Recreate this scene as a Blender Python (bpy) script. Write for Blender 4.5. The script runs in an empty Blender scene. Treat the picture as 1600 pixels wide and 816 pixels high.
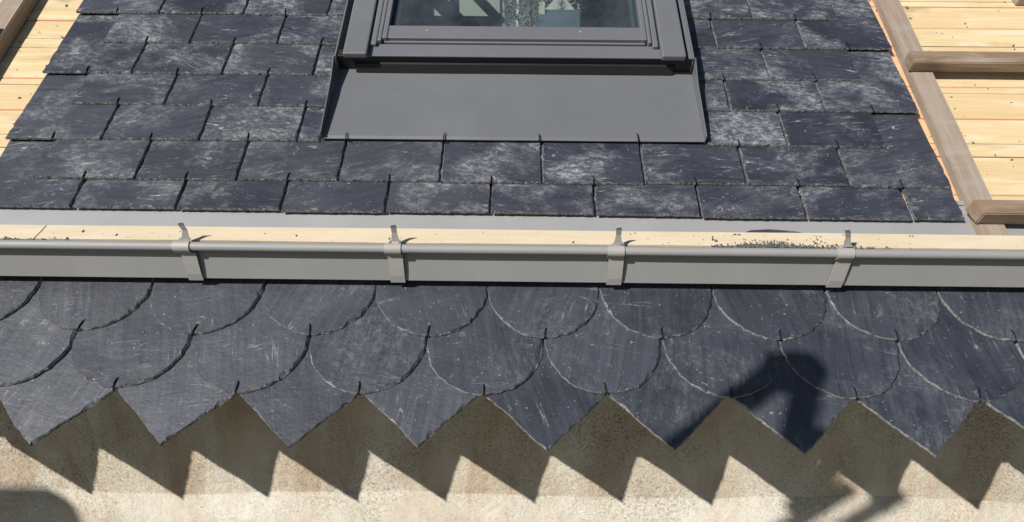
import bpy, bmesh, math, random
from mathutils import Vector, Matrix, noise
R = math.radians
sc = bpy.context.scene
COL = sc.collection
random.seed(7)

# ------------------------------------------------------------------ camera, sky, sun, exposure
EYE = 4.6                                     # camera height above the ground
cd = bpy.data.cameras.new('camera'); cam = bpy.data.objects.new('camera', cd); COL.objects.link(cam)
cd.sensor_width = 36; cd.lens = 24.97; cd.clip_start = 0.02; cd.clip_end = 2000
_r = Vector((0.99991621, 0.00921588, 0.00909061)); _u = Vector((-0.01108081, 0.24630283, 0.96912958)); _f = Vector((-0.00669233, 0.9691491, -0.24638431))
m = Matrix.Identity(4)
for i in range(3):
    m[i][0] = _r[i]; m[i][1] = _u[i]; m[i][2] = -_f[i]
m[2][3] = EYE
cam.matrix_world = m
sc.camera = cam

SUN = Vector((0.9226, 1.0, -0.8624)).normalized()       # direction the light travels
w = bpy.data.worlds.new('World'); sc.world = w; w.use_nodes = True
nt = w.node_tree; bg = nt.nodes['Background']
sky = nt.nodes.new('ShaderNodeTexSky'); sky.sky_type = 'NISHITA'; sky.sun_disc = False
sky.sun_elevation = math.asin(-SUN.z); sky.sun_rotation = math.atan2(-SUN.x, -SUN.y)
sky.air_density = 1.0; sky.dust_density = 0.6; sky.ozone_density = 1.0
nt.links.new(sky.outputs[0], bg.inputs[0]); bg.inputs[1].default_value = 0.054
sl = bpy.data.lights.new('sun', 'SUN'); sl.energy = 5.0; sl.angle = R(0.53); sl.color = (1.0, 0.965, 0.91)
so = bpy.data.objects.new('sun', sl); COL.objects.link(so); so.location = (-3, -3, 9)
so.rotation_euler = SUN.to_track_quat('-Z', 'Y').to_euler()
sc.view_settings.view_transform = 'Standard'; sc.view_settings.look = 'None'
sc.view_settings.exposure = 0.36; sc.view_settings.gamma = 1.0; sc.view_settings.use_curve_mapping = False

# ------------------------------------------------------------------ roof frame
ALPHA = 0.7297
RO = Vector((0, 1.4966, -0.2732 + EYE))
ROOF = Matrix.Translation(RO) @ Matrix.Rotation(ALPHA, 4, 'X')     # local (s along eave, t up the slope, n off the slope)

# ------------------------------------------------------------------ material helpers
def lin(r, g, b):
    f = lambda c: c / 12.92 if c <= .04045 else ((c + .055) / 1.055) ** 2.4
    return (f(r / 255), f(g / 255), f(b / 255), 1)
class Mat:
    def __init__(s, name):
        s.m = bpy.data.materials.new(name); s.m.use_nodes = True
        s.t = s.m.node_tree; s.b = s.t.nodes['Principled BSDF']
        tc = s.t.nodes.new('ShaderNodeTexCoord'); s.obj = tc.outputs['Object']
    def N(s, typ, **k):
        n = s.t.nodes.new(typ)
        for a, v in k.items(): setattr(n, a, v)
        return n
    def L(s, a, b): s.t.links.new(a, b)
    def geo(s): return s.N('ShaderNodeNewGeometry').outputs['Position']
    def shifted(s, amount=40.0):                    # object coordinates moved by the object's random number
        oi = s.N('ShaderNodeObjectInfo'); mu = s.N('ShaderNodeVectorMath', operation='SCALE')
        mu.inputs[0].default_value = (1.0, 0.73, 0.37); 
        k = s.N('ShaderNodeMath', operation='MULTIPLY'); k.inputs[1].default_value = amount
        s.L(oi.outputs['Random'], k.inputs[0]); s.L(k.outputs[0], mu.inputs['Scale'])
        ad = s.N('ShaderNodeVectorMath', operation='ADD'); s.L(s.obj, ad.inputs[0]); s.L(mu.outputs[0], ad.inputs[1])
        s.rand = oi.outputs['Random']
        return ad.outputs[0]
    def scale(s, v, xyz):
        mp = s.N('ShaderNodeMapping'); mp.inputs['Scale'].default_value = xyz; s.L(v, mp.inputs['Vector']); return mp.outputs[0]
    def rot(s, v, z):
        mp = s.N('ShaderNodeMapping'); mp.inputs['Rotation'].default_value = (0, 0, z); s.L(v, mp.inputs['Vector']); return mp.outputs[0]
    def noise(s, v, sc_, det=4, rough=.55, dist=0):
        n = s.N('ShaderNodeTexNoise'); n.inputs['Scale'].default_value = sc_; n.inputs['Detail'].default_value = det
        n.inputs['Roughness'].default_value = rough; n.inputs['Distortion'].default_value = dist
        if v is not None: s.L(v, n.inputs['Vector'])
        return n.outputs['Fac']
    def ramp(s, f, a, b, lo=0., hi=1.):
        r = s.N('ShaderNodeMapRange'); r.inputs['From Min'].default_value = a; r.inputs['From Max'].default_value = b
        r.inputs['To Min'].default_value = lo; r.inputs['To Max'].default_value = hi; s.L(f, r.inputs['Value']); return r.outputs[0]
    def mul(s, a, b, op='MULTIPLY'):
        n = s.N('ShaderNodeMath', operation=op)
        for i, x in enumerate((a, b)):
            if isinstance(x, (int, float)): n.inputs[i].default_value = x
            else: s.L(x, n.inputs[i])
        return n.outputs[0]
    def mix(s, f, a, b):
        n = s.N('ShaderNodeMix', data_type='RGBA')
        if isinstance(f, (int, float)): n.inputs[0].default_value = f
        else: s.L(f, n.inputs[0])
        for i, x in ((6, a), (7, b)):
            if isinstance(x, tuple): n.inputs[i].default_value = x if len(x) == 4 else (*x, 1)
            else: s.L(x, n.inputs[i])
        return n.outputs[2]
    def color(s, c):
        if isinstance(c, tuple): s.b.inputs['Base Color'].default_value = c if len(c) == 4 else (*c, 1)
        else: s.L(c, s.b.inputs['Base Color'])
    def rough(s, r):
        if isinstance(r, (int, float)): s.b.inputs['Roughness'].default_value = r
        else: s.L(r, s.b.inputs['Roughness'])
    def bump(s, h, strength=.3, dist=.002):
        n = s.N('ShaderNodeBump'); n.inputs['Strength'].default_value = strength; n.inputs['Distance'].default_value = dist
        s.L(h, n.inputs['Height']); s.L(n.outputs[0], s.b.inputs['Normal'])
    def spec(s, v): s.b.inputs['Specular IOR Level'].default_value = v

def slate_material(name, dusty, streak, spec, rough0):
    a = Mat(name); v = a.shifted()
    fr1 = a.N('ShaderNodeMath', operation='FRACT'); a.L(a.mul(a.rand, 17.31), fr1.inputs[0]); r1 = fr1.outputs[0]
    fr2 = a.N('ShaderNodeMath', operation='FRACT'); a.L(a.mul(a.rand, 41.77), fr2.inputs[0]); r2 = fr2.outputs[0]
    lowc, hic = ((0.0150, 0.0172, 0.0265), (0.0335, 0.0370, 0.0500)) if not streak else ((0.0142, 0.0168, 0.0252), (0.033, 0.0372, 0.0495))
    base = a.mix(a.ramp(a.noise(v, 8, 6, .6), .35, .65), lowc, hic)
    base = a.mix(a.ramp(r1, 0, 1, 0, .7), base, (0.034, 0.0372, 0.0495) if not streak else (0.0365, 0.0408, 0.054))
    # every slate turns its cleft grain its own way a little
    vr = a.N('ShaderNodeVectorRotate', rotation_type='Z_AXIS'); a.L(v, vr.inputs['Vector']); a.L(a.ramp(r2, 0, 1, -.35, .35), vr.inputs['Angle']); vg = vr.outputs[0]
    band = a.noise(a.scale(vg, (10, 80, 1) if not streak else (95, 5, 1)), 1.0, 4, .65, .4)
    base = a.mix(a.mul(a.ramp(band, .44, .72), a.ramp(r1, 0, 1, .15, .55) if not streak else a.ramp(r1, 0, 1, .35, .75)), base, (0.058, 0.065, 0.082))
    dk = a.noise(a.scale(vg, (7, 50, 1) if not streak else (60, 4, 1)), 1.3, 3, .6, .4)
    base = a.mix(a.ramp(dk, .54, .68, 0, .55), base, (0.012, 0.014, 0.021))
    # chalky smears, amount differs from slate to slate
    amt = a.ramp(r2, 0, 1, .55, 1.6)
    d1 = a.ramp(a.noise(a.scale(vg, (1, 1.25, 1)), 6.5, 5, .60, .35), .47, .74)
    d2 = a.ramp(a.noise(a.scale(vg, (1, 1.8, 1) if not streak else (2.2, 1, 1)), 48, 8, .85, .3), .48, .60)
    d3 = a.ramp(a.noise(a.rot(a.scale(v, (1, 3.5, 1)), .9), 24, 8, .85, .2), .53, .62)
    dust = a.mul(a.mul(a.mul(d1, a.mul(d2, a.mul(d3, .8), 'MAXIMUM')), dusty), amt)
    base = a.mix(a.mul(a.mul(d1, .20 if not streak else .03), amt), base, (0.160, 0.167, 0.183))
    base = a.mix(dust, base, (0.27, 0.28, 0.30))
    def ridged(vec, sc_, width, dist):
        n = a.noise(vec, sc_, 2, .5, dist)
        r = a.mul(n, .5, 'SUBTRACT'); ab = a.N('ShaderNodeMath', operation='ABSOLUTE'); a.L(r, ab.inputs[0])
        return a.ramp(ab.outputs[0], 0, width, 1, 0)
    # short straight scratches, few and broken
    s1 = a.mul(ridged(a.rot(a.scale(vg, (1, 9, 1)), .35), 5, .012, .1), a.ramp(a.noise(v, 8, 3), .55, .66))
    s2 = a.mul(ridged(a.scale(vg, (8, .8, 1) if streak else (1, 8, 1)), 5, .014, .15), a.ramp(a.noise(a.scale(v, (1, 1.3, 1)), 10, 3), .54, .66))
    s3 = a.mul(ridged(a.rot(a.scale(v, (1, 2.5, 1)), -1.1), 7, .006, .5), a.ramp(a.noise(a.scale(v, (1.2, 1, 1)), 9, 2), .56, .66))
    brk = a.ramp(a.noise(v, 70, 5, .8), .42, .60)
    scr = a.mul(a.mul(a.mul(a.mul(s1, s2, 'MAXIMUM'), s3, 'MAXIMUM'), brk), .9 if not streak else .5)
    base = a.mix(scr, base, (0.38, 0.385, 0.39))
    spk = a.mul(a.ramp(a.noise(v, 170, 2, .6), .67, .75, 0, .75), a.ramp(a.noise(v, 12, 2), .42, .62))
    base = a.mix(spk, base, (0.36, 0.36, 0.37))
    rust = a.mul(a.ramp(a.noise(v, 4.3, 4, .6), .70, .80), .35)
    base = a.mix(rust, base, (0.16, 0.12, 0.075))
    a.color(base)
    a.rough(a.mul(a.ramp(a.mul(dust, scr, 'ADD'), 0, .6, rough0, .8), a.ramp(r1, 0, 1, -.05, .05), 'ADD')); a.spec(spec)
    h = a.mul(a.noise(a.scale(vg, (1, 1.8, 1)), 24, 7, .65, .3), a.mul(a.noise(v, 160, 3), .22), 'ADD')
    h = a.mul(h, a.mul(a.noise(v, 7, 2), 1.2), 'ADD')
    a.bump(h, .38, .0040)
    return a.m
def slate_edge_material(name, c0, c1):
    a = Mat(name); v = a.shifted()
    a.color(a.mix(a.ramp(a.noise(v, 120, 4, .7), .35, .65), c0, c1)); a.rough(.7); a.bump(a.noise(v, 220, 4), .6, .002)
    return a.m
def metal_paint(name, c, rough, spec=.4, metallic=0., smudge=.12, sm_col=None):
    a = Mat(name); v = a.geo()
    n = a.noise(v, 5, 6, .65, .6)
    n2 = a.noise(v, 60, 4, .6)
    col = a.mix(a.ramp(n, .45, .75, 0, smudge), c, sm_col or tuple(min(1, x * 1.8) for x in c[:3]) + (1,))
    col = a.mix(a.ramp(n2, .62, .72, 0, smudge * .7), col, tuple(x * .72 for x in c[:3]) + (1,))
    a.color(col); a.rough(a.ramp(n, .3, .7, rough - .05, rough + .08)); a.spec(spec); a.b.inputs['Metallic'].default_value = metallic
    a.bump(a.noise(v, 2.3, 2), .10, .004)
    return a.m
def wood(name, c0, c1, along=(1.2, 22, 22), knots=.5, rough=.65, stain=None, streaks=None, stain_amt=.0, chalk=None):
    a = Mat(name); v = a.shifted(20)
    g = a.noise(a.scale(v, along), 2.4, 6, .6, .8)
    fine = a.noise(a.scale(v, tuple(x * 4 for x in along)), 3, 3, .6, .2)
    col = a.mix(a.ramp(g, .36, .66), c0, c1)
    col = a.mix(a.ramp(fine, .5, .75, 0, .30), col, tuple(x * .62 for x in c1[:3]) + (1,))
    k = a.ramp(a.noise(a.scale(v, (3.2, 7, 7)), 2.2, 2, .4), .64, .74, 0, knots)
    col = a.mix(k, col, tuple(x * .55 for x in c1[:3]) + (1,))
    tint = a.ramp(a.rand, 0, 1, 0, .7); col = a.mix(tint, col, (c0[0] * .86, c0[1] * .76, c0[2] * .66, 1))
    if stain: col = a.mix(a.ramp(a.noise(a.scale(v, (2, 8, 8)), 3.1, 4, .6, .5), .5, .72, 0, stain_amt), col, stain)
    if chalk:                                   # red chalk dust rubbed into the boards along the slate edge
        xyz = a.N('ShaderNodeSeparateXYZ'); a.L(a.obj, xyz.inputs[0])
        dd = a.N('ShaderNodeMath', operation='ABSOLUTE'); a.L(a.mul(xyz.outputs[0], chalk, 'SUBTRACT'), dd.inputs[0])
        wob = a.mul(dd.outputs[0], a.mul(a.noise(a.obj, 14, 5, .7), .03), 'SUBTRACT')
        col = a.mix(a.mul(a.ramp(wob, .002, .016, 1, 0), a.ramp(a.noise(a.obj, 60, 4, .7), .3, .6, .35, .85)), col, (0.58, 0.33, 0.18, 1))
    dirt = a.ramp(a.noise(v, 130, 3, .6), .70, .76, 0, .5)
    col = a.mix(dirt, col, (0.16, 0.14, 0.11, 1))
    a.color(col); a.rough(rough); a.spec(.25); a.bump(a.mul(fine, a.mul(g, .8), 'ADD'), .45, .0018)
    return a.m
def plain(name, c, rough=.6, metallic=0., spec=.5):
    a = Mat(name); v = a.geo()
    a.color(a.mix(a.noise(v, 40, 4), c, tuple(x * .8 for x in c[:3]) + (1,))); a.rough(rough); a.b.inputs['Metallic'].default_value = metallic; a.spec(spec)
    return a.m

M_SLATE = slate_material('slate_riven_dusty', .95, False, .5, .52)
M_SCALLOP = slate_material('slate_scallop', .22, True, .62, .49)
M_EDGE = slate_edge_material('slate_chipped_edge', (0.030, 0.031, 0.034, 1), (0.17, 0.17, 0.168, 1))
M_SEDGE = slate_edge_material('scallop_chipped_edge', (0.050, 0.051, 0.054, 1), (0.24, 0.24, 0.235, 1))
M_HOOK = plain('blackened_hook_wire', (0.012, 0.012, 0.014, 1), .4, .6)
M_ZINC = metal_paint('prepatinated_zinc', (0.275, 0.275, 0.278, 1), .46, .45, .15, .22, (0.36, 0.36, 0.365, 1))
M_GUT = metal_paint('gutter_zinc', (0.238, 0.237, 0.235, 1), .58, .35, .05, .10)
M_BRACK = metal_paint('bracket_zinc', (0.295, 0.286, 0.272, 1), .52, .4, .05, .15)
M_ALU = metal_paint('grey_lacquered_aluminium', (0.112, 0.116, 0.126, 1), .44, .5, 0., .08)
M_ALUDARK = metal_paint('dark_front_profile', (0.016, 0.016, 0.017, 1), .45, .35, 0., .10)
M_PINE = wood('fresh_pine_board', (0.60, 0.49, 0.305, 1), (0.49, 0.365, 0.19, 1), stain=(0.63, 0.56, 0.42, 1), stain_amt=.6, knots=.75, chalk=.956)
M_PLANK = wood('fresh_pine_plank', (0.54, 0.485, 0.37, 1), (0.49, 0.415, 0.29, 1), knots=.5, stain=(0.58, 0.51, 0.41, 1), stain_amt=.4)
M_TONGUE = plain('reddish_tongue', (0.50, 0.20, 0.09, 1), .8)
M_GREY = wood('weathered_batten', (0.285, 0.222, 0.165, 1), (0.165, 0.115, 0.075, 1), knots=.9, stain=(0.31, 0.265, 0.22, 1), stain_amt=.6)
M_GREYT = wood('weathered_batten_upslope', (0.32, 0.268, 0.225, 1), (0.21, 0.165, 0.125, 1), along=(22, 1.2, 22), stain=(0.30, 0.265, 0.24, 1), stain_amt=.7)
M_MEMB = plain('dark_underlay', (0.03, 0.028, 0.026, 1), .9)
M_STEEL = plain('shadow_caster_steel', (0.35, 0.35, 0.35, 1), .45, .7)

def concrete(name, lo, hi, brown, pit):
    a = Mat(name); v = a.geo()
    col = a.mix(a.ramp(a.noise(v, 3.0, 7, .66, .6), .36, .64), lo, hi)
    br = a.ramp(a.noise(a.scale(v, (1.9, 1, .45)), 2.6, 6, .65, .8), .42, .64, 0, brown)
    col = a.mix(br, col, (0.42, 0.305, 0.205, 1))
    och = a.ramp(a.noise(v, 8, 5, .65, .4), .56, .74, 0, .40); col = a.mix(och, col, (0.63, 0.51, 0.35, 1))
    wht = a.ramp(a.noise(v, 6.3, 6, .7, .3),   .58, .74, 0, .45); col = a.mix(wht, col, (0.78, 0.76, 0.71, 1))
    grit = a.noise(v, 190, 5, .8); sand = a.noise(v, 520, 2, .6)
    patch = a.ramp(a.noise(v, 5.4, 5, .65), .40, .66)
    fine = a.noise(v, 330, 3, .7); speck = a.mul(a.ramp(fine, .56, .66), a.ramp(a.noise(v, 7.7, 5, .7), .36, .60)); pits = a.mul(a.mul(a.ramp(grit, .56, .62), patch), a.mul(speck, .5), 'MAXIMUM'); col = a.mix(a.mul(pits, pit), col, (0.09, 0.07, 0.05, 1))
    col = a.mix(a.ramp(sand, .52, .74, 0, .18), col, (0.25, 0.20, 0.15, 1))
    a.color(col); a.rough(.9); a.spec(.15)
    coarse = a.noise(v, 30, 7, .72); h = a.mul(a.mul(coarse, 1.5), a.mul(grit, .35), 'ADD'); h = a.mul(h, a.mul(pits, .6), 'SUBTRACT'); h = a.mul(h, a.mul(sand, .25), 'ADD')
    a.bump(h, .8, .006)
    return a.m
M_CONC = concrete('weathered_concrete', (0.53, 0.46, 0.355, 1), (0.645, 0.595, 0.50, 1), .80, .50)
M_CONC2 = concrete('pale_concrete_render', (0.54, 0.49, 0.395, 1), (0.645, 0.605, 0.52, 1), .35, .15)
def grass_mat(name, c0, c1, sc_=.6):
    a = Mat(name); v = a.geo(); a.color(a.mix(a.noise(v, sc_, 6, .7), c0, c1)); a.rough(.95); return a.m

# ------------------------------------------------------------------ mesh helpers
def tag(o, label=None, cat=None, group=None, kind=None):
    if label: o['label'] = label
    if cat: o['category'] = cat
    if group: o['group'] = group
    if kind: o['kind'] = kind
    return o
def link(name, me, parent=None, mat=None, smooth=False):
    o = bpy.data.objects.new(name, me); COL.objects.link(o)
    if parent: o.parent = parent
    if mat and not me.materials: me.materials.append(mat)
    if smooth:
        for p in me.polygons: p.use_smooth = True
    return o
def empty(name, mat=None, parent=None):
    o = bpy.data.objects.new(name, None); COL.objects.link(o); o.empty_display_size = .1
    if mat is not None: o.matrix_world = mat
    if parent: o.parent = parent
    return o
def mesh_from(bm, name):
    bmesh.ops.recalc_face_normals(bm, faces=bm.faces[:])
    me = bpy.data.meshes.new(name); bm.to_mesh(me); bm.free(); return me
def bbox(bm, x0, x1, y0, y1, z0, z1, bev=0, seg=1):
    v = [bm.verts.new((x, y, z)) for x in (x0, x1) for y in (y0, y1) for z in (z0, z1)]
    q = [(0, 1, 3, 2), (4, 6, 7, 5), (0, 4, 5, 1), (2, 3, 7, 6), (0, 2, 6, 4), (1, 5, 7, 3)]
    fs = [bm.faces.new([v[i] for i in f]) for f in q]
    if bev: bmesh.ops.bevel(bm, geom=list({e for f in fs for e in f.edges}), offset=bev, segments=seg, affect='EDGES', profile=.5)
def box(name, parent, mat, x0, x1, y0, y1, z0, z1, bev=0, seg=1):
    bm = bmesh.new(); bbox(bm, x0, x1, y0, y1, z0, z1, bev, seg); return link(name, mesh_from(bm, name), parent, mat)
def extrude(name, parent, mat, prof, s0, s1, cuts=1, bev=0, smooth=False):       # profile in (t, n), extruded along s
    bm = bmesh.new(); rows = []
    for i in range(cuts + 1):
        x = s0 + (s1 - s0) * i / cuts
        rows.append([bm.verts.new((x, t, n)) for t, n in prof])
    k = len(prof)
    for a, b in zip(rows, rows[1:]):
        for i in range(k): bm.faces.new((a[i], a[(i + 1) % k], b[(i + 1) % k], b[i]))
    bm.faces.new(rows[0]); bm.faces.new(rows[-1][::-1])
    if bev: bmesh.ops.bevel(bm, geom=bm.edges[:], offset=bev, segments=1, affect='EDGES')
    return link(name, mesh_from(bm, name), parent, mat, smooth)
def tube_bm(bm, pts, rad, sides=8):
    pts = [Vector(p) for p in pts]; rings = []
    for i, p in enumerate(pts):
        d = (pts[min(i + 1, len(pts) - 1)] - pts[max(i - 1, 0)]).normalized()
        a = d.orthogonal().normalized() if i == 0 else (prev - d * prev.dot(d)).normalized()
        prev = a; b = d.cross(a); r = rad[i] if isinstance(rad, (list, tuple)) else rad
        rings.append([bm.verts.new(p + (a * math.cos(2 * math.pi * k / sides) + b * math.sin(2 * math.pi * k / sides)) * r) for k in range(sides)])
    for A, B in zip(rings, rings[1:]):
        for k in range(sides): bm.faces.new((A[k], A[(k + 1) % sides], B[(k + 1) % sides], B[k]))
    bm.faces.new(rings[0][::-1]); bm.faces.new(rings[-1])
def tube(name, parent, mat, pts, rad, sides=8, smooth=True):
    bm = bmesh.new(); tube_bm(bm, pts, rad, sides); return link(name, mesh_from(bm, name), parent, mat, smooth)

# ------------------------------------------------------------------ slates
TH = .0055
def slate_mesh(outline, seed, chip, rag, mats, chipside=None, big=.0030, wob=0.):
    """outline: closed list of (x, y); the top face is set in by an uneven chipped bevel"""
    rnd = random.Random(seed); n = len(outline); P = [Vector((x, y, 0)) for x, y in outline]
    bm = bmesh.new(); top = []; low = []; cs = []
    off = seed * 3.17
    for i, p in enumerate(P):
        d = (P[(i + 1) % n] - P[i - 1]).normalized(); nor = Vector((d.y, -d.x, 0))      # outline runs counter-clockwise: outward
        r = rag * (noise.noise(Vector((p.x * 90 + off, p.y * 90, 0))) * 1.2 + rnd.uniform(-.5, .5))
        c = chip * (.30 + max(0, noise.noise(Vector((p.x * 42 + off, p.y * 42, 5))) * 2.6) ** 1.4 + rnd.uniform(0, .35))
        if chipside: c *= chipside(nor)
        r += wob * noise.noise(Vector((p.x * 16 + off * 2, p.y * 16, 11)))
        q = p + nor * r
        low.append(bm.verts.new((q.x, q.y, 0)))
        tq = q - nor * c
        cs.append(c)
        top.append((bm.verts.new((q.x - nor.x * c * .25, q.y - nor.y * c * .25, TH * .45)), bm.verts.new((tq.x, tq.y, TH))))
    f = bm.faces.new([t[1] for t in top]); f.material_index = 0
    for i in range(n):
        j = (i + 1) % n
        a = bm.faces.new((low[i], low[j], top[j][0], top[i][0])); a.material_index = 1
        b = bm.faces.new((top[i][0], top[j][0], top[j][1], top[i][1])); b.material_index = 0 if cs[i] + cs[j] > 2 * big else 1
    bm.faces.new(low[::-1]).material_index = 1
    me = bpy.data.meshes.new('slate'); bm.normal_update(); bm.to_mesh(me); bm.free()
    for mm in mats: me.materials.append(mm)
    return me
def seg_pts(a, b, step):
    k = max(1, round(math.dist(a, b) / step)); return [(a[0] + (b[0] - a[0]) * i / k, a[1] + (b[1] - a[1]) * i / k) for i in range(k)]
def rect_outline(x0, x1, L):
    return seg_pts((x0, 0), (x1, 0), .006) + seg_pts((x1, 0), (x1, .13), .011) + [(x1, .13), (x1, L), (x0, L), (x0, .13)] + seg_pts((x0, .119), (x0, 0), .011)
def scallop_outline(w, L):
    r = w / 2; pts = []
    for i in range(41):
        a = math.pi + math.pi * i / 40; pts.append((r * math.cos(a), r + r * math.sin(a) * 1.0))
    return pts + [(r, L), (-r, L)]
def point_outline(w, L):
    r = w / 2
    return seg_pts((-r, .106), (0, 0), .007) + seg_pts((0, 0), (r, .106), .007) + [(r, .106), (r, L), (-r, L)]

def hook_mesh():
    bm = bmesh.new()       # wire comes out below the tail, wraps it and lies on the face; the tip is bent aside
    tube_bm(bm, [(0, .020, -.0022), (0, -.0012, -.0022), (0, -.0032, .001), (0, -.0030, .0062), (0, .003, .0080), (.0004, .012, .0082), (.0012, .019, .0082), (.0032, .0245, .0086)],
            [.0013] * 3 + [.0019, .0019, .0016, .0014, .0010], 6)
    return mesh_from(bm, 'hook')
HOOK = hook_mesh(); HOOK.materials.append(M_HOOK)
for p_ in HOOK.polygons: p_.use_smooth = True
def add_hook(parent, loc=(0, 0, 0), flip=False, rz=0):
    o = link('hook', HOOK, parent); o.location = loc; o.rotation_euler = (0, 0, rz); o.scale = (-.8 if flip else .8, random.uniform(.68, .92), .9); return o

DEL = .055
def place_slate(parent, me, s, t, n, jit=1.0):
    o = link('slate', me, parent)
    o.location = (s + random.uniform(-.0007, .0007) * jit, t + random.uniform(-.0022, .0022) * jit, n + random.uniform(0, .0005))
    o.rotation_euler = (-DEL + random.uniform(-.002, .002), random.uniform(-.002, .002), random.uniform(-.005, .005) * jit)
    return o

# ------------------------------------------------------------------ setting: ground, hill, house shell
def plane_grid(name, x0, x1, y0, y1, nx, ny, zf, mat):
    bm = bmesh.new(); g = [[bm.verts.new((x0 + (x1 - x0) * i / nx, y0 + (y1 - y0) * j / ny, 0)) for i in range(nx + 1)] for j in range(ny + 1)]
    for r_ in g:
        for v in r_: v.co.z = zf(v.co.x, v.co.y)
    for j in range(ny):
        for i in range(nx): bm.faces.new((g[j][i], g[j][i + 1], g[j + 1][i + 1], g[j + 1][i]))
    return link(name, mesh_from(bm, name), None, mat, True)
def ground_z(x, y):
    return 0 if y < 12 else 4.6 * min(1, (y - 12) / 45) ** 1.3 + max(0, y - 57) * .02
tag(plane_grid('ground', -400, 400, -400, 400, 60, 120, ground_z, grass_mat('yard_ground', (0.10, 0.085, 0.06, 1), (0.06, 0.065, 0.035, 1))), kind='structure')

WALLY = 1.5988
wall = empty('house_wall', Matrix.Translation((0, WALLY, 0)))
tag(wall, 'pale weathered concrete wall below the pointed eave slates', 'wall')
def wall_coat(name, z0, z1, y, nx, nz, amp):
    bm = bmesh.new(); X0, X1 = -4.2, 4.2; g = []
    for j in range(nz + 1):
        row = []
        for i in range(nx + 1):
            x = X0 + (X1 - X0) * i / nx; z = z0 + (z1 - z0) * j / nz
            dy = amp * noise.noise(Vector((x * 3.1, z * 3.1, .5))) + amp * .5 * noise.noise(Vector((x * 11, z * 11, 4)))
            zz = z + (.006 * noise.noise(Vector((x * 9, 3, 7))) + .022 * noise.noise(Vector((x * 1.7, 5, 1))) + .012 * (x / 2) * 0 if j == nz and name == 'lower_coat' else 0)
            row.append(bm.verts.new((x, y + dy, zz)))
        g.append(row)
    for j in range(nz):
        for i in range(nx): bm.faces.new((g[j][i], g[j][i + 1], g[j + 1][i + 1], g[j + 1][i]))
    r0 = bmesh.ops.extrude_face_region(bm, geom=bm.faces[:]); vs = [e for e in r0['geom'] if isinstance(e, bmesh.types.BMVert)]
    for v in vs: v.co.y = .26
    return link(name, mesh_from(bm, name), wall, M_CONC if name == 'upper_coat' else M_CONC2, True)
wall_coat('upper_coat', EYE - 1.10, EYE - .215, 0, 160, 18, .0022)
wall_coat('lower_coat', 0, EYE - 1.018, -.0012, 160, 30, .0022)

M_ROOM = plain('dim_attic_lining', (0.06, 0.075, 0.10, 1), .8)
M_ROOMT = plain('blue_grey_attic_panel', (0.10, 0.15, 0.17, 1), .7)
for nm, a_ in {'attic_floor': (-4.2, 4.2, 1.9, 5.4, EYE - 1.0, EYE - .9), 'attic_ceiling': (-4.2, 4.2, 3.9, 5.4, EYE + 2.2, EYE + 2.3),
               'attic_side_wall': (-4.3, -4.2, 1.6, 5.4, 0, EYE + 2.3), 'attic_side_wall_right': (4.2, 4.3, 1.6, 5.4, 0, EYE + 2.3)}.items():
    tag(box(nm, None, M_ROOM, *a_), kind='structure')
# back wall of the attic with two openings
BY0, BY1 = 5.0, 5.15
bw = empty('attic_back_wall'); tag(bw, kind='structure')
oz1, oz2 = EYE + .415, EYE + .27
for a_ in ((-4.2, -.585, 0, EYE + 2.2), (-.585, -.145, 0, oz1), (-.145, .415, 0, oz2), (.415, 4.2, 0, EYE + 2.2), (-.585, .415, EYE + 1.1, EYE + 2.2)):
    box('wall_panel', bw, M_ROOM, a_[0], a_[1], BY0, BY1, a_[2], a_[3])
box('side_panel', bw, M_ROOMT, -.90, -.70, BY0 - .04, BY0 - .005, EYE - .2, EYE + 1.0)
M_DARKWOOD = plain('dark_timber', (0.05, 0.04, 0.035, 1), .8)
br = empty('timber_brace', Matrix.Translation((-.36, 4.9, EYE)))
tag(br, 'dark timber post with diagonal braces seen through the skylight glass', 'timber')
box('post', br, M_DARKWOOD, -.095, -.035, -.03, .03, -.9, 2.2)
def beam(name, parent, a, b, w_, y0, y1, mat):
    d = Vector((b[0] - a[0], b[1] - a[1])).normalized(); nx, nz = -d.y * w_ / 2, d.x * w_ / 2
    bm = bmesh.new(); q = [(a[0] + nx, a[1] + nz), (a[0] - nx, a[1] - nz), (b[0] - nx, b[1] - nz), (b[0] + nx, b[1] + nz)]
    f = [bm.verts.new((x, y0, z)) for x, z in q]; k = [bm.verts.new((x, y1, z)) for x, z in q]
    bm.faces.new(f); bm.faces.new(k[::-1])
    for i in range(4): bm.faces.new((f[i], k[i], k[(i + 1) % 4], f[(i + 1) % 4]))
    return link(name, mesh_from(bm, name), parent, mat)
beam('brace', br, (-.04, .64), (.25, .36), .06, -.025, .025, M_DARKWOOD)
beam('brace', br, (-.28, .60), (-.03, .36), .10, -.024, .024, M_DARKWOOD)

# what stands behind the house and shows through the skylight
M_RENDER = plain('pale_render', (0.22, 0.235, 0.19, 1), .9)
M_WHITE = plain('white_render', (0.34, 0.335, 0.29, 1), .9)
M_NSLATE = plain('neighbour_slate_roof', (0.035, 0.055, 0.066, 1), .6)
M_PANE = plain('dark_pane', (0.01, 0.012, 0.016, 1), .15)
gz = ground_z(0, 26)
bl = empty('outbuilding', Matrix.Translation((-1.8, 26, gz))); tag(bl, 'pale rendered building wall seen through the left of the skylight', 'building')
box('wall', bl, M_RENDER, -2.0, 1.12, 0, 4, -.3, 8.4, .01)
box('roof', bl, M_NSLATE, -2.2, 1.2, -.2, 4.2, 8.4, 8.6, .01)
HD = 60.0; hz = ground_z(0, HD)
nh = empty('neighbour_house', Matrix.Translation((3.3, HD, hz))); tag(nh, 'slate roofed neighbour house with white chimney seen through the skylight', 'house')
ez, rz_ = EYE + 3.0 - hz, EYE + 5.75 - hz
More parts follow.
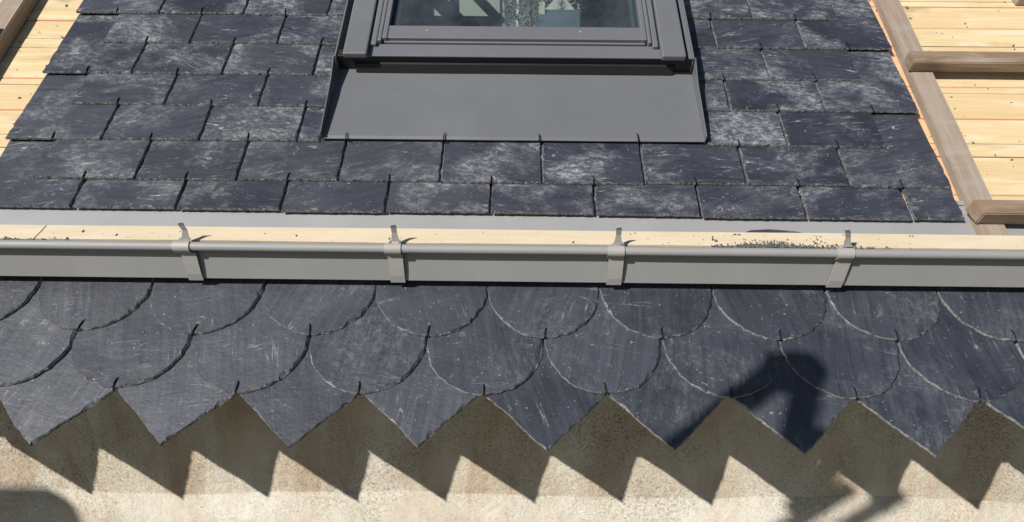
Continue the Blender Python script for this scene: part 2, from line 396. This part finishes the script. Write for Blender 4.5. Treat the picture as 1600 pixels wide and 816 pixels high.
box('wall', nh, M_WHITE, -1.75, 1.95, 0, 5, -.3, ez, .02)
extrude('roof', nh, M_NSLATE, [(-.3, ez - .15), (2.5, rz_), (5.3, ez - .15), (5.3, ez - .4), (2.5, rz_ - .25), (-.3, ez - .4)], -1.8, 1.95)
box('chimney', nh, M_WHITE, -1.7, -1.2, 2.1, 2.9, rz_ - .7, rz_ + .55, .02)
box('chimney_pot', nh, plain('clay_pot', (0.3, 0.13, 0.07, 1)), -1.55, -1.35, 2.4, 2.6, rz_ + .55, rz_ + .8, .02)
beam('verge', nh, (1.98, ez - .4), (1.98, rz_ - .1), .14, -.35, 2.4, M_WHITE)
sk = box('roof_window', nh, M_WHITE, -.12, .62, -.02, .5, ez + .42, ez + .95, .01); box('pane', sk, M_PANE, -.04, .54, -.06, -.03, ez + .44, ez + .85)
fh = empty('far_gable_house', Matrix.Translation((4.2, HD + 18, ground_z(0, HD + 18)))); tag(fh, 'white gable end behind the neighbour roof, seen through the skylight', 'house')
fz = EYE + 7.3 - ground_z(0, HD + 18)
bm = bmesh.new(); pr = [(-1.6, -.3), (1.6, -.3), (1.6, fz - .2), (0, fz + 1.6), (-1.6, fz - .2)]
fa = [bm.verts.new((x, 0, z)) for x, z in pr]; fb = [bm.verts.new((x, 6, z)) for x, z in pr]
bm.faces.new(fa); bm.faces.new(fb[::-1]); [bm.faces.new((fa[i], fb[i], fb[(i + 1) % 5], fa[(i + 1) % 5])) for i in range(5)]
link('wall', mesh_from(bm, 'wall'), fh, M_WHITE)
M_BARK = plain('grey_bark', (0.20, 0.18, 0.16, 1), .9); M_BIRCH = plain('birch_bark', (0.55, 0.54, 0.50, 1), .8); M_TWIG = plain('bare_twigs', (0.16, 0.15, 0.12, 1), .9)
def bare_tree(x, y, h, label, bark, seed):
    rnd = random.Random(seed); z0 = ground_z(x, y)
    o = empty('bare_tree', Matrix.Translation((x, y, z0))); tag(o, label, 'tree', 'bare trees behind the house')
    tube('trunk', o, bark, [(0, 0, -.2), (.05, 0, h * .3), (-.05, .05, h * .6), (0, 0, h)], [.16, .13, .09, .03], 7)
    bm = bmesh.new()
    for _ in range(150):
        z = rnd.uniform(.15, .98) * h; a = rnd.uniform(0, 6.28); l = rnd.uniform(.5, 1.9) * (1.15 - z / h)
        e = Vector((math.cos(a) * l, math.sin(a) * l, z + l * rnd.uniform(.3, 1.0)))
        tube_bm(bm, [(0, 0, z), Vector((0, 0, z)).lerp(e, .5) + Vector((0, 0, .05)), e], [.03, .02, .008], 4)
        for _k in range(3):
            q = Vector((0, 0, z)).lerp(e, rnd.uniform(.3, 1)); tube_bm(bm, [q, q + Vector((rnd.uniform(-.5, .5), rnd.uniform(-.5, .5), rnd.uniform(.1, .6)))], [.012, .005], 3)
    link('crown', mesh_from(bm, 'crown'), o, M_TWIG)
for i, (x, y, h, lb, bk) in enumerate([(-.05, 42, 9, 'bare birch with pale trunk seen through the middle of the skylight', M_BIRCH), (-.9, 46, 10, 'grey bare tree left of the birch, seen through the skylight', M_BARK),
                                       (.75, 48, 9.5, 'grey bare tree between birch and chimney, seen through the skylight', M_BARK), (1.6, 75, 11, 'far bare tree rising behind the white chimney, seen through the skylight', M_BARK)]):
    bare_tree(x, y, h, lb, bk, 11 + i)
hedge_rnd = random.Random(3); bm = bmesh.new()
for _ in range(6000):
    c = Vector((hedge_rnd.uniform(-9, 9), hedge_rnd.uniform(84, 90), 0)); c.z = ground_z(0, 87) + hedge_rnd.uniform(0, 15)
    a = Vector((hedge_rnd.uniform(-1, 1), hedge_rnd.uniform(-1, 1), hedge_rnd.uniform(-1, 1))) * .5; b = Vector((hedge_rnd.uniform(-1, 1), hedge_rnd.uniform(-1, 1), hedge_rnd.uniform(-1, 1))) * .5
    bm.faces.new([bm.verts.new(c), bm.verts.new(c + a), bm.verts.new(c + a + b), bm.verts.new(c + b)])
tag(link('far_wood', mesh_from(bm, 'far_wood'), None, plain('winter_wood', (0.10, 0.105, 0.085, 1), .9)), 'grey brown winter wood far behind the house', 'wood', kind='stuff')

# ------------------------------------------------------------------ roof deck
DN = -.012
WIN0, WIN1 = -.452, .429
deck = empty('roof_deck', ROOF); tag(deck, 'fresh yellow pine boarding of the unfinished roof slope', 'roof boarding')
joints = [.048, .071, .184, .225, .304, .393, .415, .529, .567, .638, .728, .752, .865, .905, .985, 1.075, 1.10, 1.21, 1.32, 1.43, 1.54]
red = {.071, .304, .415, .529, .638, .728, .865, .985}
def board(t0, t1, s0, s1, is_red):
    bm = bmesh.new(); dz = random.uniform(-.0012, .0008)
    bbox(bm, s0, s1, t0 + (.0026 if is_red else .0014), t1 - .0008, DN - .022, DN + dz, .0010)
    for f in bm.faces: f.material_index = 0
    old = set(bm.faces)
    bbox(bm, s0, s1, t0 - .003, t0 + (.0030 if is_red else .0016), DN - .016, DN - (.0022 if is_red else .0030))        # tongue showing in the joint
    for f in bm.faces:
        if f not in old: f.material_index = 1
    me = mesh_from(bm, 'board'); me.materials.append(M_PINE); me.materials.append(M_TONGUE if is_red else M_DARKWOOD)
    o = link('board', me, deck); return o
for t0, t1 in zip(joints, joints[1:]):
    if t0 > .38 and t0 < 1.5:
        board(t0, t1, -2.6, WIN0 + .06, t0 in red); board(t0, t1, WIN1 - .06, 2.6, t0 in red)
    else:
        board(t0, t1, -2.6, 2.6, t0 in red)
for nm, a_ in {'underlay': (-4.2, WIN0 + .05, .02, 3.9), 'underlay_b': (WIN1 - .05, 4.2, .02, 3.9), 'underlay_c': (WIN0 + .05, WIN1 - .05, .02, .45), 'underlay_d': (WIN0 + .05, WIN1 - .05, 1.42, 3.9)}.items():
    box('underlay', deck, M_MEMB, a_[0], a_[1], a_[2], a_[3], DN - .06, DN - .024)
box('eave_board', deck, M_GREY, -2.6, 2.6, -.385, .019, -.060, -.030)
for i in range(7):
    box('rafter', deck, M_GREY, -1.95 + .6 * i, -1.88 + .6 * i, -.36, .05, -.16, -.0605)

# ------------------------------------------------------------------ upper slates
up = empty('slate_roof', ROOF); tag(up, 'dusty blue grey rectangular slates hooked in courses around the skylight', 'slate roof')
SP = .2235; VL, VR = -1.174, .946
tails = [-.010, .075, .190, .304, .412, .529, .645, .760, .875, .990, 1.105, 1.22, 1.335]
seed = 100
def add_slate(r, x0, x1, hook=True):
    global seed; seed += 1
    c = (x0 + x1) / 2; w_ = x1 - x0
    L = .30 if r else .25
    me = slate_mesh(rect_outline(-w_ / 2, w_ / 2, L), seed, .0026, .0011, (M_SLATE, M_EDGE))
    o = place_slate(up, me, c, tails[r] + (-.004 * (c - 0) if r < 1 else -.003 * (c - .2) if c > .43 else 0), .0065 - (.0022 if r == 0 else 0))
    return o
GAP = .0042
for r, t in enumerate(tails):
    ph = -.952 if r % 2 == 0 else -.840
    k = -2
    while True:
        x0, x1 = ph + k * SP, ph + (k + 1) * SP; k += 1
        if x0 > VR - .01: break
        if r % 2 == 0:
            if x0 < VL - .02: continue
            if r > 0 and x1 > VR + .02: continue              # even courses stop half a slate short of the right verge
            if r == 0: x1 = min(x1, VR)
        else:
            if x0 < -1.09: continue
        x0 = max(x0, VL); x1 = min(x1, VR); full = (x0 + x1) / 2
        parts = [(x0, x1)]
        if r >= 2:
            parts = []
            if x0 < WIN0: parts.append((x0, min(x1, WIN0)))
            if x1 > WIN1: parts.append((max(x0, WIN1), x1))
        for a0, a1 in parts:
            if a1 - a0 < .012: continue
            o = add_slate(r, a0 + GAP / 2, a1 - GAP / 2)
            if a0 + .02 < full < a1 - .02 and r > 0: add_hook(o, (full - (a0 + a1) / 2, 0, 0), random.random() < .5, random.uniform(-.12, .12))

# ------------------------------------------------------------------ skylight
sky_o = empty('skylight', ROOF); tag(sky_o, 'grey metal framed roof window with dark glass and lead grey apron', 'roof window')
CX = -.0115
def sbox(name, x0, x1, y0, y1, z0, z1, bev=.0015, mat=None, parent=None): return box(name, parent or sky_o, mat or M_ALU, x0, x1, y0, y1, z0, z1, bev, 2)
TT = 1.40
# apron: creased sheet, raised folds at both sides
bm = bmesh.new()
prof = [(.199, .0120), (.196, .0130), (.1962, .0148), (.2035, .0170), (.336, .0132), (.341, .0133), (.412, .0145), (.460, .0150)]
sx = [CX - .4345, 0, 0, CX + .4345]
g = [[bm.verts.new((x, t, n + .0013 * noise.noise(Vector((x * 5, t * 9, 2.5))))) for x in [sx[0] + (sx[3] - sx[0]) * i / 24 for i in range(25)]] for t, n in prof]
for a, b in zip(g, g[1:]):
    for i in range(24): bm.faces.new((a[i], a[i + 1], b[i + 1], b[i]))
apron = link('apron', mesh_from(bm, 'apron'), sky_o, M_ALU, False)
for sgn in (-1, 1):
    x = CX + sgn * .4358
    bm = bmesh.new()
    pl = [(.196, .010), (.43, .010), (.43, .058), (.36, .042), (.196, .0330)]
    a = [bm.verts.new((x - .0010, t, n)) for t, n in pl]; b = [bm.verts.new((x + .0010, t, n)) for t, n in pl]
    bm.faces.new(a); bm.faces.new(b[::-1])
    for i in range(5): bm.faces.new((a[i], b[i], b[(i + 1) % 5], a[(i + 1) % 5]))
    link('apron_fold', mesh_from(bm, 'apron_fold'), apron, M_ALU)
    # side flashing gutter
    o_ = CX + sgn * .4290; i_ = CX + sgn * .409
    sbox('side_flashing', min(o_, o_ + sgn * .004), max(o_, o_ + sgn * .004), .425, TT, .004, .0600, .001)
    sbox('flashing_lip', min(o_ - sgn * .0005, o_ - sgn * .012), max(o_ - sgn * .0005, o_ - sgn * .012), .425, TT, .0560, .0600, .0008) if sgn > 0 else None
    sbox('flashing_floor', min(o_ - sgn * .0005, i_ - sgn * .03), max(o_ - sgn * .0005, i_ - sgn * .03), .435, TT, .006, .010, .0005)
    sbox('frame_side', min(i_ - sgn * .004, i_ - sgn * .058), max(i_ - sgn * .004, i_ - sgn * .058), .432, TT, .0105, .0600, .001)
    sbox('frame_cover', min(i_, i_ - sgn * .0575), max(i_, i_ - sgn * .0575), .414, TT, .0605, .0760, .0035)
    s1 = i_ - sgn * .0610
    sbox('sash_trim', min(s1, s1 - sgn * .014), max(s1, s1 - sgn * .014), .456, TT, .0440, .0700, .003)
    s2 = s1 - sgn * .0155
    sbox('sash_trim', min(s2, s2 - sgn * .010), max(s2, s2 - sgn * .010), .466, TT, .0440, .0735, .003)
    s3 = s2 - sgn * .0110
    sbox('sash_stile', min(s3, s3 - sgn * .012), max(s3, s3 - sgn * .012), .474, TT, .0400, .0745, .002, M_ALU)
    s4 = s3 - sgn * .0125
    sbox('glass_spacer', min(s4, s4 - sgn * .012), max(s4, s4 - sgn * .012), .53, TT - .06, .030, .0550, .001, plain('spacer', (0.03, 0.045, 0.055, 1), .4))
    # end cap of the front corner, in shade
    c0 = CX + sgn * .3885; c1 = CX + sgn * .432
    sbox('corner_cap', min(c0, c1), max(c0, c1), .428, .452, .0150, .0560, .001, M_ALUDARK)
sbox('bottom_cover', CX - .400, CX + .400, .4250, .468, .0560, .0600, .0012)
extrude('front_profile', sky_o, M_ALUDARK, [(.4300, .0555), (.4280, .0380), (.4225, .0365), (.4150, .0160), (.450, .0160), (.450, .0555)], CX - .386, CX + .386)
sbox('bottom_rail_step', CX - .318, CX + .318, .4695, .4765, .0500, .0640, .0012)
sbox('bottom_rail', CX - .3125, CX + .3125, .4770, .524, .0500, .0715, .0018)
sbox('top_rail', CX - .40, CX + .40, TT - .09, TT, .0110, .0780, .002)
for x in (-.225, .150):
    bm = bmesh.new(); tube_bm(bm, [(x, .505, .0715), (x, .505, .0727), (x, .505, .0731)], [.0032, .0030, .0015], 10); link('screw', mesh_from(bm, 'screw'), sky_o, M_ZINC, True)
# glass
a = Mat('skylight_glass'); a.t.nodes.remove(a.b)
tr = a.N('ShaderNodeBsdfTransparent'); tr.inputs[0].default_value = (.86, .93, .93, 1)
gl = a.N('ShaderNodeBsdfGlossy'); gl.inputs['Roughness'].default_value = .01
fr = a.N('ShaderNodeFresnel'); fr.inputs['IOR'].default_value = 1.75; gi = a.N('ShaderNodeNewGeometry'); ff_ = a.mul(fr.outputs[0], a.mul(1.0, gi.outputs['Backfacing'], 'SUBTRACT')); mx = a.N('ShaderNodeMixShader')
out = a.t.nodes['Material Output']; df = a.N('ShaderNodeBsdfDiffuse'); df.inputs[0].default_value = (.42, .47, .55, 1); dm = a.N('ShaderNodeMixShader'); a.L(a.ramp(a.noise(a.obj, 9, 5, .7), .35, .7, .02, .065), dm.inputs[0]); a.L(tr.outputs[0], dm.inputs[1]); a.L(df.outputs[0], dm.inputs[2])
a.L(ff_, mx.inputs[0]); a.L(dm.outputs[0], mx.inputs[1]); a.L(gl.outputs[0], mx.inputs[2]); a.L(mx.outputs[0], out.inputs['Surface'])
sbox('glass', CX - .300, CX + .300, .518, TT - .05, .0560, .0600, 0, a.m)
for x in (-.391, -.169, .048, .272):
    add_hook(apron, (x, .1935, .0135), random.random() < .5, random.uniform(-.15, .15))

# ------------------------------------------------------------------ gutter
gut = empty('gutter', ROOF); tag(gut, 'long grey zinc gutter with rolled bead, pine backing plank and zinc floor', 'gutter')
fs = extrude('floor_sheet', gut, M_ZINC, [(-.150, -.0060), (.034, -.0060), (.034, -.0045), (-.150, -.0045)], -2.6, 2.6, 60)
for v in fs.data.vertices: v.co.z += .0012 * noise.noise(Vector((v.co.x * 3, v.co.y * 9, 0)))
extrude('floor_sheet_fold', gut, M_ZINC, [(.0355, -.0030), (.047, -.0030), (.047, -.008), (.0355, -.008)], -2.6, 2.6)
PT = .088
def plank(s0, s1, sk0, sk1, name='plank'):
    prof = [(-.176, .004), (-.1445, PT), (-.1115, PT), (-.143, .004)]
    bm = bmesh.new(); k = 40; rows = []
    for i in range(k + 1):
        f = i / k; row = []
        for j, (t, n) in enumerate(prof):
            x = s0 + (s1 - s0) * f
            sk = sk0 if i == 0 else sk1 if i == k else 0
            x += sk * (1 if j in (2, 3) else 0)
            row.append(bm.verts.new((x, t + .0012 * noise.noise(Vector((x * 2.5, j, s0))), n + .0006 * noise.noise(Vector((x * 4, j, 9))))))
        rows.append(row)
    for a, b in zip(rows, rows[1:]):
        for i in range(4): bm.faces.new((a[i], a[(i + 1) % 4], b[(i + 1) % 4], b[i]))
    bm.faces.new(rows[0]); bm.faces.new(rows[-1][::-1])
    return link(name, mesh_from(bm, name), gut, M_PLANK)
plank(-2.6, -.9335, 0, .0130); plank(-.9305, 2.6, .0130, 0)
# front sheet: leans out at the top
dT, dN = .4511, .8925
def fp(h, o): return (-.185 + dT * h - dN * o, .018 + dN * h + dT * o)     # height up the face, distance out of it
extrude('front_sheet', gut, M_GUT, [fp(0, 0), fp(0, .0016), fp(.080, .0016), fp(.080, 0)], -2.6, 2.6, 40)
extrude('hem', gut, M_GUT, [fp(-.0035, -.004), fp(-.0008, .0012), fp(-.0008, -.004)], -2.6, 2.6, 40)
BC = (-.1605, .0905)
bd = tube('bead', gut, M_GUT, [(-2.6 + .05 * i, BC[0] + .0006 * noise.noise(Vector((i * .21, 0, 0))), BC[1]) for i in range(105)], .0088, 18)
for i, (cs, ss, rt, lean) in enumerate([(-.639, -.636, 0, .010), (-.236, -.234, .012, .0), (.188, .191, .0, -.002), (.622, .626, -.06, -.012)]):
    b = empty('bracket', None, gut); b.location = (cs, 0, 0); b['label'] = 'zinc gutter bracket clipped over the bead'
    bm = bmesh.new()       # strap lies just off the front sheet
    so_ = ss - cs
    pts = [(h, o) for h, o in ((-.004, .004), (.012, .0072), (.035, .0085), (.052, .0090), (.062, .0105))]
    prev = None
    for q, (h, o) in enumerate(pts):
        t, n = fp(h, o); t2, n2 = fp(h, o - .0018); sh = so_ + rt * (.062 - h) * (1 if rt else 0) + (.004 if i == 0 else 0) 
        cur = [bm.verts.new((sh - .0145, t, n)), bm.verts.new((sh + .0145, t, n)), bm.verts.new((sh + .0145, t2, n2)), bm.verts.new((sh - .0145, t2, n2))]
        if prev:
            for k in range(4): bm.faces.new((prev[k], prev[(k + 1) % 4], cur[(k + 1) % 4], cur[k]))
        else: bm.faces.new(cur)
        prev = cur
    bm.faces.new(prev[::-1]); link('strap', mesh_from(bm, 'strap'), b, M_BRACK)
    bm = bmesh.new()       # clip bent over the bead and down its front
    w2 = .0158; cen = []
    for k in range(11):
        aa = R(55 + 14.5 * k); cen.append((BC[0] + .0103 * math.cos(aa), BC[1] + .0103 * math.sin(aa), math.cos(aa), math.sin(aa)))
    x_, y_, nx_, ny_ = cen[-1]; tx, ty = -ny_, nx_                    # carry on straight below the bead, then curl in
    for k in range(1, 4): cen.append((x_ + tx * .0034 * k, y_ + ty * .0034 * k, nx_, ny_))
    x_, y_, nx_, ny_ = cen[-1]
    for k in range(1, 6):
        aa = math.atan2(ny_, nx_) + R(26 * k); r_ = .0038; c0 = (x_ - nx_ * r_, y_ - ny_ * r_)
        cen.append((c0[0] + r_ * math.cos(aa), c0[1] + r_ * math.sin(aa), math.cos(aa), math.sin(aa)))
    outer = [[bm.verts.new((x, t + .0008 * a_, n + .0008 * b_)) for x in (-w2, w2)] for t, n, a_, b_ in cen]
    inner = [[bm.verts.new((x, t - .0008 * a_, n - .0008 * b_)) for x in (-w2, w2)] for t, n, a_, b_ in cen]
    for k in range(len(cen) - 1):
        bm.faces.new((outer[k][0], outer[k][1], outer[k + 1][1], outer[k + 1][0])); bm.faces.new((inner[k][1], inner[k][0], inner[k + 1][0], inner[k + 1][1]))
        for e in (0, 1): bm.faces.new((outer[k][e], outer[k + 1][e], inner[k + 1][e], inner[k][e]))
    for k in (0, -1): bm.faces.new((outer[k][0], outer[k][1], inner[k][1], inner[k][0]))
    link('clip', mesh_from(bm, 'clip'), b, M_BRACK, False)
    bm = bmesh.new()       # nailing tongue still standing up off the plank
    rows = []
    for q, (f, wd) in enumerate(((0, .0125), (.12, .0070), (.45, .0048), (.75, .0054), (.90, .0052), (.97, .0042), (1.0, .002))):
        t = -.1510 + .010 * f + .004 * math.sin(f * 3); n = .0985 + .0400 * f; x = .004 + lean * f * f + (.0045 if i == 0 else 0) * math.sin(f * 5)
        rows.append([bm.verts.new((x - wd, t, n)), bm.verts.new((x + wd, t, n)), bm.verts.new((x + wd, t + .0013, n)), bm.verts.new((x - wd, t + .0013, n))])
    for a, c in zip(rows, rows[1:]):
        for k in range(4): bm.faces.new((a[k], a[(k + 1) % 4], c[(k + 1) % 4], c[k]))
    bm.faces.new(rows[0]); bm.faces.new(rows[-1][::-1]); link('tongue', mesh_from(bm, 'tongue'), b, M_BRACK)
# worn white stamp and a scuff on the front sheet
M_MARK = plain('white_paint_mark', (0.75, 0.75, 0.73, 1), .7)
bm = bmesh.new(); rm = random.Random(4)
for k in range(9):
    x = -1.055 + k * .0052; h0 = .030 + rm.uniform(-.0012, .0012); hh = rm.uniform(.003, .0058); wd = rm.uniform(.0008, .0018)
    q = [(x, h0), (x + wd, h0), (x + wd + .0006, h0 + hh), (x + .0006, h0 + hh)]
    bm.faces.new([bm.verts.new((s_, *fp(h, .0019))) for s_, h in q])
    q = [(x, h0 + hh * .4), (x + .004, h0 + hh * .4), (x + .004, h0 + hh * .4 + .0009), (x, h0 + hh * .4 + .0009)]
    if k % 2 == 0: bm.faces.new([bm.verts.new((s_, *fp(h, .0020))) for s_, h in q])
link('stamp_mark', mesh_from(bm, 'stamp_mark'), gut, M_MARK)

# ------------------------------------------------------------------ scalloped and pointed eave slates
low = empty('eave_slates', ROOF); tag(low, 'smooth grey slates with rounded tails and a bottom row of points', 'slate eave')
SQ = .2242
side = lambda nor: .7 + 2.2 * max(0, nor.x)
for row, (t0, n0, start, L, kind) in enumerate([(-.518, -.0072, -.842, .30, 'p'), (-.4145, -.0058, -.7305, .31, 'c'), (-.2955, -.0058, -.842, .17, 'c')]):
    for k in range(-3, 11):
        s = start + k * SQ
        if s < -1.6 or s > 1.62: continue
        seed += 1
        ol = point_outline(SQ - .0022, L) if kind == 'p' else scallop_outline(SQ - .0020, L)
        me = slate_mesh(ol, seed, .0021 if kind == 'c' else .0018, .0019 if kind == 'c' else .0012, (M_SCALLOP, M_SEDGE), side, wob=.0032)
        o = place_slate(low, me, s, t0, n0, 2.0)
        if kind == 'c': add_hook(o, (random.uniform(-.002, .002), .001, 0), random.random() < .5, random.uniform(-.25, .1))

# ------------------------------------------------------------------ loose timber on the slope
def batten(name, label, mat, s0, s1, t0, t1, n0, n1, cut=0, rz=0):
    bm = bmesh.new(); bbox(bm, s0, s1, t0, t1, n0, n1)
    ax = 0 if s1 - s0 > t1 - t0 else 1
    bmesh.ops.subdivide_edges(bm, edges=[e for e in bm.edges if abs((e.verts[0].co - e.verts[1].co)[ax]) > .3], cuts=24, use_grid_fill=True)
    if cut:
        for v in bm.verts:
            if v.co.x < s0 + 1e-4 and v.co.y < (t0 + t1) / 2: v.co.x += cut
    bmesh.ops.bevel(bm, geom=[e for e in bm.edges if e.calc_face_angle(0) > 1], offset=.0022, segments=2, affect='EDGES')
    for v in bm.verts:
        v.co += Vector([.0011 * noise.noise(v.co * 6 + Vector((s0 * 9 + i * 7, 0, 0))) for i in range(3)])
    c = Vector(((s0 + s1) / 2, (t0 + t1) / 2, n0))
    for v in bm.verts: v.co -= c
    o = link(name, mesh_from(bm, name), None, mat); o.matrix_world = ROOF @ Matrix.Translation(c) @ Matrix.Rotation(rz, 4, 'Z')
    return tag(o, label, 'batten', 'weathered battens on the roof slope')
batten('batten', 'grey weathered batten running up the slope beside the right slate edge', M_GREYT, .9635, 1.0200, -.095, 1.5, -.0110, .0120)
batten('batten', 'upper grey horizontal batten at the right, with dark knot', M_GREY, .958, 2.5, .439, .482, .0130, .0430)
batten('batten', 'lower grey horizontal batten at the right, just above the gutter', M_GREY, .948, 2.5, -.029, .010, .0130, .0485, .010)
batten('batten', 'grey batten corner at the top right, farthest from the slates', M_GREYT, 1.345, 1.402, .735, 1.5, -.0110, .0290)
batten('batten', 'weathered batten running up the slope at the far left', M_GREYT, -1.372, -1.311, .20, 1.5, -.0110, .0260)
batten('batten', 'short horizontal batten crossing over the far left batten', M_GREY, -2.4, -1.330, .512, .552, .0270, .0500)

# ------------------------------------------------------------------ slate scrap and chips
bm = bmesh.new(); ol = [(-.095, -.012), (-.06, -.016), (.0, -.018), (.10, -.020), (.10, -.010), (.06, -.003), (.02, .004), (-.03, .0085), (-.07, .006), (-.09, -.002)]
me = slate_mesh(ol, 900, .0025, .0006, (M_SCALLOP, M_SEDGE)); bm.free()
o = link('slate_offcut', me); o.matrix_world = ROOF @ Matrix.Translation((.560, -.0475, -.002)) @ Matrix.Rotation(-.05, 4, 'X')
tag(o, 'curved slate offcut lying on the zinc floor behind the gutter plank', 'slate offcut')
def chips(name, label, spots, seed_):
    rnd = random.Random(seed_); bm = bmesh.new()
    for s, t, n, sz in spots:
        k = rnd.choice((3, 4, 5)); a0 = rnd.uniform(0, 6.28); el = rnd.uniform(.18, .7); sz *= rnd.choice((.6, .8, 1, 1, 1.3, 1.9)); rr = rnd.uniform(0, 3.14); pts = []
        for i in range(k):
            a = a0 + i * 6.283 / k + rnd.uniform(-.3, .3); x, y = math.cos(a) * sz, math.sin(a) * sz * el
            pts.append((s + x * math.cos(rr) - y * math.sin(rr), t + x * math.sin(rr) + y * math.cos(rr)))
        h = min(.0016, sz * .25); dz = rnd.uniform(0, .0008)
        A = [bm.verts.new((x, y, n + dz)) for x, y in pts]; B = [bm.verts.new((s + (x - s) * .8, t + (y - t) * .8, n + dz + h * rnd.uniform(.6, 1.2))) for x, y in pts]
        bm.faces.new(B); bm.faces.new(A[::-1])
        for i in range(k): bm.faces.new((A[i], A[(i + 1) % k], B[(i + 1) % k], B[i]))
    o = link(name, mesh_from(bm, name), None, M_EDGE2); o.matrix_world = ROOF
    return tag(o, label, 'slate chips', kind='stuff')
M_EDGE2 = slate_edge_material('slate_chip', (0.05, 0.05, 0.053, 1), (0.12, 0.118, 0.115, 1))
rc = random.Random(21); sp = []
for _ in range(170): sp.append((rc.uniform(1.0, 1.75), rc.uniform(.06, 1.1), DN + .0006, rc.choice((.0014, .0022, .0032, .0050)) * rc.uniform(.6, 1.3)))
for _ in range(60): sp.append((1.01 + abs(rc.gauss(0, .03)), rc.uniform(.1, 1.0), DN + .0006, rc.uniform(.001, .0045)))
for _ in range(45): sp.append((rc.uniform(.955 - .012, .965), rc.uniform(.07, 1.0), DN + .0006, rc.uniform(.001, .0025)))
for _ in range(150): sp.append((rc.uniform(-1.75, -1.18), rc.uniform(.1, 1.1), DN + .0006, rc.choice((.0012, .002, .003, .004)) * rc.uniform(.6, 1.3)))
chips('slate_chips', 'small dark slate chips strewn over the pine boards', sp, 5)
sp = []
for _ in range(90): sp.append((rc.uniform(-1.5, 1.5), rc.uniform(-.146, -.115), PT + .0005, rc.uniform(.0006, .0020)))
for c, sd, dens, hgt in ((.490, .048, 700, .0065), (.42, .04, 60, .02), (.62, .05, 120, .006), (.575, .015, 30, .02), (-1.0, .05, 45, .003), (-.895, .02, 20, .003), (-.235, .02, 10, .02)):
    for _ in range(dens):
        s = rc.gauss(c, sd); u = abs(rc.gauss(0, 1)) * hgt * math.exp(-((s - c) / (sd * 1.6)) ** 2)
        sp.append((s, -.1475 + min(u, .030), PT + .0004 + rc.uniform(0, .0012), rc.uniform(.0007, .0030)))
chips('slate_chips', 'dark slate chips heaped along the pine plank behind the gutter bead', sp, 6)

# ------------------------------------------------------------------ unseen tubes and panel added behind the camera to shadow slates and wall
sf = empty('shadow_caster_tubes', Matrix.Translation((-.95, -.30, EYE))); tag(sf, 'unseen steel tubes and block added to cast the shadow on slates and wall', 'shadow caster')
def stube(name, a, b, r_): return tube(name, sf, M_STEEL, [(a[0] + .95, a[2] if len(a) > 2 else 0, a[1]), (b[0] + .95, b[2] if len(b) > 2 else 0, b[1])], r_, 14)
stube('tube', (-.925, .80), (-1.035, .575), .027); stube('tube', (-.865, .79), (-.822, .60), .025)
stube('tube', (-.905, .655, .0), (-1.30, .335, .0), .019); stube('tube', (-.775, .641, .0), (-1.25, .27, .0), .019)
bm = bmesh.new(); bbox(bm, .008, .100, -.035, .035, .765, .836, .016, 2)  # block added for the head of the shadow on the slates
link('caster_block', mesh_from(bm, 'caster_block'), sf, M_STEEL)
tp = empty('shadow_caster_panel', Matrix.Translation((-3.2, -.30, EYE))); tag(tp, 'unseen panel added to cast the rounded shadow low on the left wall', 'toe board')  # added out of view, outline shaped for the rounded wall shadow
bm = bmesh.new(); pl = [(-.6, -.3), (.34, -.3), (.34, .53), (.325, .575), (.285, .60), (-.6, .60)]
a = [bm.verts.new((x, 0, z)) for x, z in pl]; b = [bm.verts.new((x, .03, z)) for x, z in pl]
bm.faces.new(a); bm.faces.new(b[::-1]); [bm.faces.new((a[i], b[i], b[(i + 1) % 6], a[(i + 1) % 6])) for i in range(6)]
link('panel', mesh_from(bm, 'panel'), tp, M_GREY)
